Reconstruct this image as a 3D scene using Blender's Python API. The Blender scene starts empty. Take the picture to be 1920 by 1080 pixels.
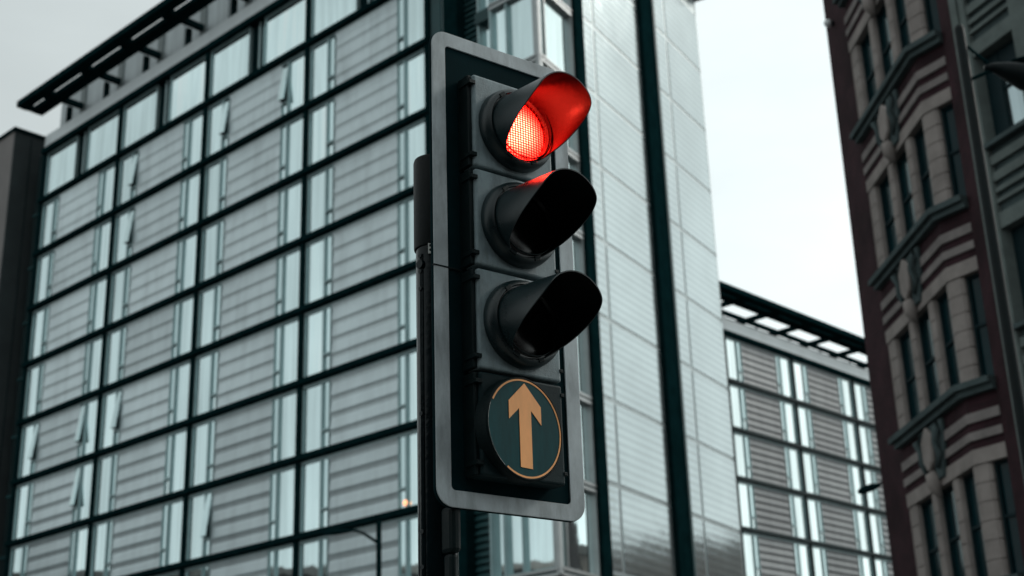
import bpy, bmesh, math, random
from mathutils import Vector, Matrix
random.seed(7)
scene = bpy.context.scene
COL = scene.collection
PI = math.pi
sin, cos, rad = math.sin, math.cos, math.radians

# ------------------------------------------------------------------ materials
def mat(name):
    m = bpy.data.materials.new(name); m.use_nodes = True
    return m, m.node_tree.nodes, m.node_tree.links, m.node_tree.nodes['Principled BSDF']

def plain(name, col, rough=.5, metal=0., spec=.5, var=.12, scale=1.5, bump=0., bscale=60., stretch=(1, 1, 1), per_obj=.0, rvar=.0, grime=0., gscale=3., gstretch=(1, 1, .15)):
    """base colour broken up by two scales of noise, optional fine bump"""
    m, n, l, p = mat(name)
    tc = n.new('ShaderNodeTexCoord'); mp = n.new('ShaderNodeMapping'); mp.inputs['Scale'].default_value = stretch
    l.new(tc.outputs['Object'], mp.inputs['Vector'])
    a = n.new('ShaderNodeTexNoise'); a.inputs['Scale'].default_value = scale; a.inputs['Detail'].default_value = 6; a.inputs['Roughness'].default_value = .65
    l.new(mp.outputs['Vector'], a.inputs['Vector'])
    mr = n.new('ShaderNodeMapRange'); mr.inputs['From Min'].default_value = .3; mr.inputs['From Max'].default_value = .7
    mr.inputs['To Min'].default_value = 1 - var; mr.inputs['To Max'].default_value = 1 + var
    l.new(a.outputs['Fac'], mr.inputs['Value'])
    fac = mr.outputs['Result']
    if per_obj:
        oi = n.new('ShaderNodeObjectInfo'); r2 = n.new('ShaderNodeMapRange')
        r2.inputs['To Min'].default_value = 1 - per_obj; r2.inputs['To Max'].default_value = 1 + per_obj
        l.new(oi.outputs['Random'], r2.inputs['Value'])
        mm = n.new('ShaderNodeMath'); mm.operation = 'MULTIPLY'; l.new(fac, mm.inputs[0]); l.new(r2.outputs['Result'], mm.inputs[1]); fac = mm.outputs[0]
    if grime:      # run-off streaks and worn patches
        g2 = n.new('ShaderNodeMapping'); g2.inputs['Scale'].default_value = gstretch; l.new(tc.outputs['Object'], g2.inputs['Vector'])
        g = n.new('ShaderNodeTexNoise'); g.inputs['Scale'].default_value = gscale; g.inputs['Detail'].default_value = 8; g.inputs['Roughness'].default_value = .7
        l.new(g2.outputs['Vector'], g.inputs['Vector'])
        gr = n.new('ShaderNodeMapRange'); gr.inputs['From Min'].default_value = .46; gr.inputs['From Max'].default_value = .68
        gr.inputs['To Min'].default_value = 1.; gr.inputs['To Max'].default_value = 1 - grime; l.new(g.outputs['Fac'], gr.inputs['Value'])
        gm = n.new('ShaderNodeMath'); gm.operation = 'MULTIPLY'; l.new(fac, gm.inputs[0]); l.new(gr.outputs['Result'], gm.inputs[1]); fac = gm.outputs[0]
    vm = n.new('ShaderNodeVectorMath'); vm.operation = 'SCALE'; vm.inputs[0].default_value = col
    l.new(fac, vm.inputs['Scale']); l.new(vm.outputs['Vector'], p.inputs['Base Color'])
    p.inputs['Roughness'].default_value = rough; p.inputs['Metallic'].default_value = metal
    p.inputs['Specular IOR Level'].default_value = spec
    if rvar:
        r3 = n.new('ShaderNodeMapRange'); r3.inputs['From Min'].default_value = .3; r3.inputs['From Max'].default_value = .7
        r3.inputs['To Min'].default_value = rough - rvar; r3.inputs['To Max'].default_value = rough + rvar
        l.new(a.outputs['Fac'], r3.inputs['Value']); l.new(r3.outputs['Result'], p.inputs['Roughness'])
    if bump:
        b = n.new('ShaderNodeTexNoise'); b.inputs['Scale'].default_value = bscale; b.inputs['Detail'].default_value = 3
        l.new(tc.outputs['Object'], b.inputs['Vector'])
        bn = n.new('ShaderNodeBump'); bn.inputs['Strength'].default_value = bump; bn.inputs['Distance'].default_value = .01
        l.new(b.outputs['Fac'], bn.inputs['Height']); l.new(bn.outputs['Normal'], p.inputs['Normal'])
    return m

def coated_glass(name, tint, rough=.03, streak=.17, wav=.012):
    """reflective coated glazing: mirror tint, curtain streaks behind it, slightly uneven panes"""
    m, n, l, p = mat(name)
    tc = n.new('ShaderNodeTexCoord'); mp = n.new('ShaderNodeMapping'); mp.inputs['Scale'].default_value = (2.2, 2.2, .12)
    l.new(tc.outputs['Object'], mp.inputs['Vector'])
    a = n.new('ShaderNodeTexNoise'); a.inputs['Scale'].default_value = 1.3; a.inputs['Detail'].default_value = 5
    l.new(mp.outputs['Vector'], a.inputs['Vector'])
    mr = n.new('ShaderNodeMapRange'); mr.inputs['From Min'].default_value = .3; mr.inputs['From Max'].default_value = .7
    mr.inputs['To Min'].default_value = 1 - streak; mr.inputs['To Max'].default_value = 1 + streak * .6
    l.new(a.outputs['Fac'], mr.inputs['Value'])
    oi = n.new('ShaderNodeObjectInfo'); r2 = n.new('ShaderNodeMapRange'); r2.inputs['To Min'].default_value = .84; r2.inputs['To Max'].default_value = 1.06
    l.new(oi.outputs['Random'], r2.inputs['Value'])
    mm = n.new('ShaderNodeMath'); mm.operation = 'MULTIPLY'; l.new(mr.outputs['Result'], mm.inputs[0]); l.new(r2.outputs['Result'], mm.inputs[1])
    vm = n.new('ShaderNodeVectorMath'); vm.operation = 'SCALE'; vm.inputs[0].default_value = tint
    l.new(mm.outputs[0], vm.inputs['Scale']); l.new(vm.outputs['Vector'], p.inputs['Base Color'])
    p.inputs['Metallic'].default_value = .92; p.inputs['Roughness'].default_value = rough
    b = n.new('ShaderNodeTexNoise'); b.inputs['Scale'].default_value = .9; b.inputs['Detail'].default_value = 2
    l.new(tc.outputs['Object'], b.inputs['Vector'])
    bn = n.new('ShaderNodeBump'); bn.inputs['Strength'].default_value = 1.; bn.inputs['Distance'].default_value = wav
    l.new(b.outputs['Fac'], bn.inputs['Height']); l.new(bn.outputs['Normal'], p.inputs['Normal'])
    return m

def brickwork(name, c1, c2, mortar, scale=1.0):
    m, n, l, p = mat(name)
    tc = n.new('ShaderNodeTexCoord')
    sx = n.new('ShaderNodeSeparateXYZ'); l.new(tc.outputs['Object'], sx.inputs[0])
    ad = n.new('ShaderNodeMath'); ad.operation = 'ADD'; l.new(sx.outputs['X'], ad.inputs[0]); l.new(sx.outputs['Y'], ad.inputs[1])
    cx = n.new('ShaderNodeCombineXYZ'); l.new(ad.outputs[0], cx.inputs['X']); l.new(sx.outputs['Z'], cx.inputs['Y'])
    br = n.new('ShaderNodeTexBrick'); br.inputs['Scale'].default_value = scale
    br.inputs['Color1'].default_value = (*c1, 1); br.inputs['Color2'].default_value = (*c2, 1); br.inputs['Mortar'].default_value = (*mortar, 1)
    br.inputs['Brick Width'].default_value = .225; br.inputs['Row Height'].default_value = .075; br.inputs['Mortar Size'].default_value = .006
    l.new(cx.outputs[0], br.inputs['Vector'])
    a = n.new('ShaderNodeTexNoise'); a.inputs['Scale'].default_value = 1.2; a.inputs['Detail'].default_value = 7; l.new(tc.outputs['Object'], a.inputs['Vector'])
    mr = n.new('ShaderNodeMapRange'); mr.inputs['From Min'].default_value = .3; mr.inputs['From Max'].default_value = .7; mr.inputs['To Min'].default_value = .6; mr.inputs['To Max'].default_value = 1.35
    l.new(a.outputs['Fac'], mr.inputs['Value'])
    vm = n.new('ShaderNodeVectorMath'); vm.operation = 'SCALE'; l.new(br.outputs['Color'], vm.inputs[0]); l.new(mr.outputs['Result'], vm.inputs['Scale'])
    l.new(vm.outputs['Vector'], p.inputs['Base Color']); p.inputs['Roughness'].default_value = .9; p.inputs['Specular IOR Level'].default_value = .2
    bn = n.new('ShaderNodeBump'); bn.inputs['Strength'].default_value = .5; bn.inputs['Distance'].default_value = .01; l.new(br.outputs['Fac'], bn.inputs['Height']); bn.invert = True
    l.new(bn.outputs['Normal'], p.inputs['Normal'])
    return m

def slatted_glass(name, tint):
    """pale printed glass: fine horizontal slat lines in groups, glossy over all"""
    m, n, l, p = mat(name)
    tc = n.new('ShaderNodeTexCoord'); sx = n.new('ShaderNodeSeparateXYZ'); l.new(tc.outputs['Object'], sx.inputs[0])
    def math2(op, a, b):
        k = n.new('ShaderNodeMath'); k.operation = op
        for i, v in enumerate((a, b)):
            if isinstance(v, (int, float)): k.inputs[i].default_value = v
            else: l.new(v, k.inputs[i])
        return k.outputs[0]
    fr = math2('FRACT', math2('MULTIPLY', sx.outputs['Z'], 1 / .3), 0)
    tri = math2('ABSOLUTE', math2('SUBTRACT', fr, .5), 0)
    mr = n.new('ShaderNodeMapRange'); mr.interpolation_type = 'SMOOTHSTEP'; mr.inputs['From Min'].default_value = .16; mr.inputs['From Max'].default_value = .3
    mr.inputs['To Min'].default_value = .83; mr.inputs['To Max'].default_value = 1.0; l.new(tri, mr.inputs['Value'])
    a = n.new('ShaderNodeTexNoise'); a.inputs['Scale'].default_value = .35; a.inputs['Detail'].default_value = 6; l.new(tc.outputs['Object'], a.inputs['Vector'])
    m2 = n.new('ShaderNodeMapRange'); m2.inputs['From Min'].default_value = .3; m2.inputs['From Max'].default_value = .7; m2.inputs['To Min'].default_value = .9; m2.inputs['To Max'].default_value = 1.08
    l.new(a.outputs['Fac'], m2.inputs['Value'])
    f = math2('MULTIPLY', mr.outputs['Result'], m2.outputs['Result'])
    vm = n.new('ShaderNodeVectorMath'); vm.operation = 'SCALE'; vm.inputs[0].default_value = tint; l.new(f, vm.inputs['Scale'])
    l.new(vm.outputs['Vector'], p.inputs['Base Color'])
    p.inputs['Metallic'].default_value = .8; p.inputs['Roughness'].default_value = .16
    b = n.new('ShaderNodeTexNoise'); b.inputs['Scale'].default_value = .7; b.inputs['Detail'].default_value = 4; l.new(tc.outputs['Object'], b.inputs['Vector'])
    hh = math2('ADD', math2('MULTIPLY', tri, .10), b.outputs['Fac'])
    bn = n.new('ShaderNodeBump'); bn.inputs['Strength'].default_value = 1.; bn.inputs['Distance'].default_value = .02; l.new(hh, bn.inputs['Height']); l.new(bn.outputs['Normal'], p.inputs['Normal'])
    return m

def red_lens_material():
    m, n, l, p = mat('lit_red_lens')
    n.remove(p); out = [x for x in n if x.type == 'OUTPUT_MATERIAL'][0]
    tc = n.new('ShaderNodeTexCoord')
    mp = n.new('ShaderNodeMapping'); mp.inputs['Scale'].default_value = (1, 0, 1); l.new(tc.outputs['Object'], mp.inputs['Vector'])
    rot = n.new('ShaderNodeMapping'); rot.inputs['Rotation'].default_value = (PI / 2, 0, 0); l.new(mp.outputs['Vector'], rot.inputs['Vector'])
    vo = n.new('ShaderNodeTexVoronoi'); vo.voronoi_dimensions = '2D'; vo.inputs['Scale'].default_value = 1 / .0072; vo.inputs['Randomness'].default_value = .08
    l.new(rot.outputs['Vector'], vo.inputs['Vector'])
    dot = n.new('ShaderNodeMapRange'); dot.inputs['From Min'].default_value = .12; dot.inputs['From Max'].default_value = .56; dot.inputs['To Min'].default_value = 1.25; dot.inputs['To Max'].default_value = .0
    l.new(vo.outputs['Distance'], dot.inputs['Value'])
    def blob(c, r0, r1, a, b):
        d = n.new('ShaderNodeVectorMath'); d.operation = 'DISTANCE'; l.new(mp.outputs['Vector'], d.inputs[0]); d.inputs[1].default_value = c
        k = n.new('ShaderNodeMapRange'); k.interpolation_type = 'SMOOTHSTEP'; k.inputs['From Min'].default_value = r0; k.inputs['From Max'].default_value = r1
        k.inputs['To Min'].default_value = a; k.inputs['To Max'].default_value = b; l.new(d.outputs['Value'], k.inputs['Value']); return k.outputs['Result']
    def mth(op, a, b):
        k = n.new('ShaderNodeMath'); k.operation = op
        for i, v in enumerate((a, b)):
            if isinstance(v, (int, float)): k.inputs[i].default_value = v
            else: l.new(v, k.inputs[i])
        return k.outputs[0]
    body = blob((.0, 0, -.005), .03, .1, 1., .12)       # optic brightest in the middle, red at the rim
    hot = blob((-.018, 0, .012), .002, .022, 2.8, 0.)    # the lamp seen through the lens
    hot2 = blob((-.002, 0, .03), .0, .012, .7, 0.)
    s = mth('ADD', mth('MULTIPLY', dot.outputs['Result'], body), mth('MULTIPLY', mth('ADD', hot, hot2), mth('ADD', dot.outputs['Result'], .3)))
    ramp = n.new('ShaderNodeMixRGB'); ramp.inputs['Color1'].default_value = (1, .0016, .0012, 1); ramp.inputs['Color2'].default_value = (1, .050, .027, 1)
    cl = n.new('ShaderNodeClamp'); cl.inputs['Max'].default_value = 1.; l.new(mth('MULTIPLY', s, .75), cl.inputs['Value']); l.new(cl.outputs[0], ramp.inputs['Fac'])
    em = n.new('ShaderNodeEmission'); l.new(ramp.outputs[0], em.inputs['Color']); l.new(mth('MULTIPLY', mth('ADD', s, .03), 46.), em.inputs['Strength'])
    l.new(em.outputs[0], out.inputs['Surface'])
    return m

def emissive(name, col, st):
    m, n, l, p = mat(name); p.inputs['Base Color'].default_value = (*col, 1)
    p.inputs['Emission Color'].default_value = (*col, 1); p.inputs['Emission Strength'].default_value = st; return m

M = {}
M['steel'] = plain('dark_painted_steel', (.0035, .017, .019), .7, 0, 0., .3, 2)
M['steel_teal'] = plain('teal_dark_metal', (.010, .050, .054), .45, 0, .25, .3, 1.)
M['panel'] = plain('grey_cladding', (.64, .73, .75), .36, .3, .5, .08, .8, stretch=(1, 1, .25), per_obj=.12, grime=.16, gscale=1.6, gstretch=(1, 1, .2))
M['panel_brown'] = plain('warm_grey_cladding', (.25, .26, .265), .45, .3, .5, .1, .8, stretch=(1, 1, .3), per_obj=.1, grime=.15, gscale=1.6)
M['groove'] = plain('cladding_groove', (.16, .19, .19), .6, .2, .4, .1, 2)
M['fascia'] = plain('grey_fascia', (.53, .57, .58), .4, .35, .5, .1, .6, stretch=(1, 1, .3))
M['rib'] = plain('ribbed_metal', (.36, .40, .41), .45, .3, .5, .15, 1.2, stretch=(3, 3, .2))
M['frame'] = plain('window_frame_grey', (.30, .41, .42), .4, .4, .5, .1, 2)
M['frame_pale'] = plain('pale_window_frame', (.42, .44, .44), .35, .4, .5, .1, 2)
M['glass'] = coated_glass('reflective_window_glass', (.81, .97, .98), wav=.004)
M['glass_far'] = coated_glass('pale_window_glass', (.86, .97, .97), wav=.004)
M['ledge_grey'] = plain('grey_painted_steel', (.022, .036, .038), .6, 0, .1, .3, 2)
M['glass_vent'] = coated_glass('vent_glass', (.70, .86, .87), .05, .08, .004)
M['glass_dark'] = coated_glass('dark_window_glass', (.16, .27, .28), .06, .3)
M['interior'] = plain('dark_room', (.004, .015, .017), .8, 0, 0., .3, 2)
M['louvre'] = plain('teal_louvre', (.018, .068, .073), .5, .1, .5, .2, 1.)
M['slat'] = slatted_glass('pale_slatted_glass', (.475, .545, .555))
M['joint'] = plain('grey_joint', (.36, .41, .415), .4, .6, .5, .1, 2)
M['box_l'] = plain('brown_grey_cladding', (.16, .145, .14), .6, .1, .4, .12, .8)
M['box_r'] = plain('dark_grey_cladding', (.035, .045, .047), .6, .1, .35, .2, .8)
M['stone'] = plain('pale_terracotta_stone', (.275, .243, .228), .85, 0, .15, .22, 1.6, bump=.5, bscale=14)
M['stone_stripe'] = plain('soiled_stone_stripe', (.22, .197, .19), .85, 0, .1, .25, 1.6, bump=.5, bscale=14)
M['stone_grey'] = plain('weathered_grey_stone', (.13, .155, .148), .85, 0, .15, .25, 1.6, bump=.5, bscale=14)
M['cornice'] = plain('weathered_cornice', (.068, .092, .094), .8, 0, .1, .25, 1.5)
M['brick'] = brickwork('dark_red_brick', (.042, .017, .022), (.031, .014, .018), (.026, .017, .019))
M['brick_tan'] = brickwork('tan_brick', (.42, .30, .25), (.36, .26, .22), (.4, .36, .32))
M['pane_dark'] = plain('dark_sash_glass', (.003, .022, .027), .12, 0, .16, .3, .6)
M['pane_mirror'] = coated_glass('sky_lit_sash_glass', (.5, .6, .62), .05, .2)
M['sash'] = plain('dark_sash_frame', (.006, .020, .024), .6, 0, .15, .2, 2)
M['black'] = plain('black_signal_plastic', (.003, .010, .011), .5, 0, .14, .25, 14, bump=.12, bscale=260, rvar=.08)
M['hood'] = plain('hood_black', (.0045, .018, .021), .34, 0, .5, .35, 9, bump=.1, bscale=320, rvar=.1, grime=.4, gscale=18., gstretch=(1, 1, 1))
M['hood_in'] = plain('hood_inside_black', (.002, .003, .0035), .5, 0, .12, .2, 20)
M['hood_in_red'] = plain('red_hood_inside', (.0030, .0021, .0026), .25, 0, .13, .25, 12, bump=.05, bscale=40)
M['housing'] = plain('faded_grey_housing', (.22, .29, .31), .5, 0, .4, .25, 12, bump=.14, bscale=240, rvar=.08, grime=.4, gscale=22., gstretch=(1, 1, .3))
M['housing_dark'] = plain('dark_arrow_housing', (.006, .020, .023), .55, 0, .16, .3, 12, bump=.1, bscale=240)
M['board'] = plain('board_black', (.003, .016, .019), .7, 0, 0.02, .25, 5, bump=.06, bscale=200)
M['border'] = plain('grey_board_border', (.46, .52, .54), .6, 0, .35, .26, 9, bump=.16, bscale=420, stretch=(1, 1, .6), grime=.35, gscale=16., gstretch=(1, 1, .22))
M['pole'] = plain('black_pole_paint', (.002, .008, .010), .16, 0, .2, .3, 8, bump=.08, bscale=60)
M['cap'] = plain('pole_sleeve', (.003, .007, .008), .5, 0, .16, .3, 10, bump=.1, bscale=80)
M['lens_dark'] = plain('unlit_lens', (.004, .006, .006), .2, 0, .5, .2, 20)
M['red'] = red_lens_material()
M['disc'] = plain('teal_sign_face', (.002, .050, .056), .5, 0, .08, .25, 18, stretch=(2, 2, .4), rvar=.06)
M['orange'] = plain('orange_arrow_paint', (.95, .43, .155), .5, 0, .25, .10, 26, stretch=(1, 1, .35))
M['tin'] = plain('tin_label', (.5, .52, .5), .4, .4, .5, .2, 60)
M['asphalt'] = plain('asphalt', (.05, .05, .052), .9, 0, .2, .2, .8, bump=.3, bscale=80)
M['paving'] = plain('paving', (.2, .2, .19), .85, 0, .3, .15, 1.2, bump=.2, bscale=30)
M['white_paint'] = plain('road_paint', (.7, .7, .68), .7, 0, .3, .15, 3)
M['concrete'] = plain('podium_concrete', (.22, .23, .23), .8, 0, .3, .15, .7)
M['orange_glow'] = emissive('warm_glow', (1., .42, .2), 1.6)
M['dome'] = plain('pale_dome', (.75, .78, .78), .3, 0, .5, .05, 10)

# ------------------------------------------------------------------ geometry helpers
class Frame:
    """wall frame: u along the wall, o outwards from it, z up"""
    def __init__(s, x, y, ang):
        a = rad(ang); s.o = Vector((x, y, 0)); s.d = Vector((cos(a), sin(a), 0)); s.n = Vector((sin(a), -cos(a), 0)); s.ang = ang
    def at(s, u, o, z): return s.o + s.d * u + s.n * o + Vector((0, 0, z))

class MB:
    def __init__(s): s.bm = bmesh.new()
    def box(s, F, u0, u1, o0, o1, z0, z1):
        vs = [s.bm.verts.new(F.at(u, o, z)) for z in (z0, z1) for o in (o0, o1) for u in (u0, u1)]
        for f in ((0, 1, 3, 2), (4, 6, 7, 5), (0, 4, 5, 1), (2, 3, 7, 6), (0, 2, 6, 4), (1, 5, 7, 3)):
            s.bm.faces.new([vs[i] for i in f])
        return s
    def prism(s, F, prof, u0, u1):
        """profile of (o, z) points swept along u"""
        a = [s.bm.verts.new(F.at(u0, o, z)) for o, z in prof]; b = [s.bm.verts.new(F.at(u1, o, z)) for o, z in prof]
        n = len(prof); s.bm.faces.new(a); s.bm.faces.new(b[::-1])
        for i in range(n): s.bm.faces.new((a[i], b[i], b[(i + 1) % n], a[(i + 1) % n]))
        return s
    def outline(s, F, pts, o0, o1):
        """(u, z) outline with thickness along o"""
        a = [s.bm.verts.new(F.at(u, o0, z)) for u, z in pts]; b = [s.bm.verts.new(F.at(u, o1, z)) for u, z in pts]
        n = len(pts); s.bm.faces.new(a); s.bm.faces.new(b[::-1])
        for i in range(n): s.bm.faces.new((a[i], b[i], b[(i + 1) % n], a[(i + 1) % n]))
        return s
    def plan(s, pts, z0, z1):
        """(x, y) world outline between two heights"""
        a = [s.bm.verts.new((x, y, z0)) for x, y in pts]; b = [s.bm.verts.new((x, y, z1)) for x, y in pts]
        n = len(pts); s.bm.faces.new(a); s.bm.faces.new(b[::-1])
        for i in range(n): s.bm.faces.new((a[i], b[i], b[(i + 1) % n], a[(i + 1) % n]))
        return s
    def tube(s, pts, radii, seg=16, flat=1.):
        rings = []
        pts = [Vector(p) for p in pts]
        for i, p in enumerate(pts):
            t = (pts[min(i + 1, len(pts) - 1)] - pts[max(i - 1, 0)]).normalized()
            up = Vector((0, 0, 1)) if abs(t.z) < .95 else Vector((1, 0, 0))
            x = t.cross(up).normalized(); y = x.cross(t)
            rings.append([s.bm.verts.new(p + x * cos(2 * PI * k / seg) * radii[i] + y * sin(2 * PI * k / seg) * radii[i] * flat) for k in range(seg)])
        for a, b in zip(rings, rings[1:]):
            for k in range(seg): s.bm.faces.new((a[k], a[(k + 1) % seg], b[(k + 1) % seg], b[k]))
        s.bm.faces.new(rings[0][::-1]); s.bm.faces.new(rings[-1])
        return s
    def lathe(s, F, u, z, prof, seg=72, close=True):
        """profile of (radius, o) turned about the outward axis through (u, z)"""
        rings = []
        for r, o in prof:
            if r < 1e-6: rings.append([s.bm.verts.new(F.at(u, o, z))])
            else: rings.append([s.bm.verts.new(F.at(u + r * sin(2 * PI * k / seg), o, z + r * cos(2 * PI * k / seg))) for k in range(seg)])
        pairs = list(zip(rings, rings[1:]))
        if close: pairs.append((rings[-1], rings[0]))
        for a, b in pairs:
            for k in range(seg):
                k2 = (k + 1) % seg
                if len(a) == 1 and len(b) == 1: continue
                if len(a) == 1: s.bm.faces.new((a[0], b[k2], b[k]))
                elif len(b) == 1: s.bm.faces.new((a[k], a[k2], b[0]))
                else: s.bm.faces.new((a[k], a[k2], b[k2], b[k]))
        return s
    def build(s, name, m, parent=None, smooth=False, bevel=0., seg=2, origin=None):
        bmesh.ops.recalc_face_normals(s.bm, faces=s.bm.faces)
        o0 = Vector(origin) if origin is not None else (WB[parent.name] if parent else Vector((0, 0, 0)))
        bmesh.ops.translate(s.bm, verts=s.bm.verts, vec=-o0)
        me = bpy.data.meshes.new(name); s.bm.to_mesh(me); s.bm.free()
        ob = bpy.data.objects.new(name, me); COL.objects.link(ob); me.materials.append(m if not isinstance(m, str) else M[m])
        if smooth:
            for p in me.polygons: p.use_smooth = True
        if bevel:
            b = ob.modifiers.new('bevel', 'BEVEL'); b.width = bevel; b.segments = seg; b.limit_method = 'ANGLE'; b.angle_limit = rad(35)
        if parent:
            ob.parent = parent; ob.location = o0 - WB[parent.name]
        else: ob.location = o0
        WB[ob.name] = o0
        return ob

WB = {}      # world position of every object's origin
def thing(name, label, cat, base, group=None):
    o = bpy.data.objects.new(name, None); COL.objects.link(o); o.empty_display_size = .3
    o.location = base; o['label'] = label; o['category'] = cat
    if group: o['group'] = group
    WB[o.name] = Vector(base); return o
def tag(o, label, cat, group=None):
    o['label'] = label; o['category'] = cat
    if group: o['group'] = group
    return o
def structure(o): o['kind'] = 'structure'; return o
def smooth_by_angle(ob, deg=40):
    for p in ob.data.polygons: p.use_smooth = True
    try: ob.data.set_sharp_from_angle(angle=rad(deg))
    except Exception: pass
    return ob

# ------------------------------------------------------------------ the setting: ground, road, pavement
WORLDF = Frame(0, 0, 0)
b = MB(); v = [b.bm.verts.new(p) for p in ((-600, -600, 0), (600, -600, 0), (600, 600, 0), (-600, 600, 0))]; b.bm.faces.new(v)
structure(b.build('ground', 'asphalt'))
structure(MB().plan([(-3.2, -6), (1.6, -6), (1.6, 7.0), (-3.2, 7.0)], .004, .13).build('pavement', 'paving', bevel=.015))
structure(MB().plan([(6.2, -20), (10.6, -20), (8.9, 26), (8.0, 36), (6.2, 36)], .004, .13).build('far_pavement', 'paving', bevel=.015))
structure(MB().plan([(-40, 76), (-44, 72), (-2, 33), (3.6, 39), (11, 53), (11, 60)], .004, .13).build('hotel_pavement', 'paving', bevel=.015))
lm = MB()
for k in range(7): lm.box(Frame(3.9, -6 + k * 5, 90), 0, 2.2, -.06, .06, .004, .008)
structure(lm.build('road_marking', 'white_paint'))

# ------------------------------------------------------------------ the left wing and the far wing (one style, 7.4 m bays, 3 m storeys)
W, H = 7.4, 3.0
def facade_window(F, root, u0, uv0, uv1, u1, za, zb, side, open_vent, gm='glass'):
    """glass strip + narrow vent light; side=+1 when the vent lies at the larger u"""
    ga, gb = (u0, uv0 - .08) if side > 0 else (uv1 + .08, u1)
    va, vb = uv0, uv1
    fr = MB()
    L, R_ = min(ga, va) - .04, max(gb, vb) + .04
    zt = za + .27 * (zb - za)
    fr.box(F, L, R_, -.16, -.04, zb - .04, zb); fr.box(F, L, R_, -.16, -.04, za, za + .05)
    fr.box(F, L, ga if side > 0 else va, -.16, -.02, za + .05, zb - .04); fr.box(F, vb if side > 0 else gb, R_, -.16, -.02, za + .05, zb - .04)
    m0, m1 = (gb, va) if side > 0 else (vb, ga)
    fr.box(F, m0, m1, -.16, .0, za + .05, zb - .04)
    fr.box(F, va, vb, -.16, .015, zt - .04, zt + .04)
    fo = fr.build('window', 'frame', root)
    MB().box(F, ga, gb, -.12, -.09, za + .05, zb - .04).build('pane', gm, fo)
    MB().box(F, va, vb, -.12, -.09, za + .05, zt - .04).build('pane', gm, fo)
    s = MB()
    if open_vent:
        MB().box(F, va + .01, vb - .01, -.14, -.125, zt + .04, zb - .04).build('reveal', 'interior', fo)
        t = .25
        MB().prism(F, [(-.09, zb - .12), (-.09 + t * .93, zt + .07), (-.09, zt + .07)], va + .03, vb - .012).build('vent_gap_shade', 'interior', fo)  # dark wedge added as the shade in the gap under the sash
        s.prism(F, [(-.09, zb - .08), (-.05, zb - .08), (-.05 + t, zt + .08), (-.09 + t, zt + .06)], va, vb)
    else:
        s.box(F, va, vb, -.11, -.08, zt + .04, zb - .04)
    s.build('vent_sash', 'glass_vent', fo)

def cladding_panel(F, root, u0, u1, za, zb, m, n=4):
    s = MB(); h = (zb - za) / n
    prof = [(-.22, za)]
    for k in range(n):          # each board hollows back, then swells out to a drip edge under the next one
        z = za + k * h
        prof += [(-.085, z + .002), (-.045, z + .02), (-.06, z + h * .5), (-.072, z + h * .66), (-.05, z + h * .82), (.0, z + h - .004)]
    prof += [(-.22, zb)]
    s.prism(F, prof, u0, u1); return s.build('cladding_panel', m, root)

def roof_canopy(F, root, ua, ub, zc, u_first, inner, has_slots=True):
    c = MB(); c.prism(F, [(.95, zc - .02), (1.5, zc), (1.5, zc + .34), (1.36, zc + .42), (.95, zc + .30)], ua, ub)
    can = c.build('roof_canopy', 'steel', root)
    MB().prism(F, [(0., zc), (.62, zc), (.62, zc + .30), (0., zc + .30)], ua, ub).build('inner_beam', 'steel', can)
    MB().box(F, ua, ua + .3, .62, .95, zc + .01, zc + .29).build('end_plate', 'steel', can)
    u = u_first
    while u < ub - .3:
        MB().box(F, u - .33, u + .33, .62, .95, zc + .01, zc + .28).build('cross_plate', 'steel', can)
        MB().box(F, u - .13, u + .13, inner, .0, zc + .02, zc + .32).build('strut', 'steel', can)
        u += W / 2
    return can

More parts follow.
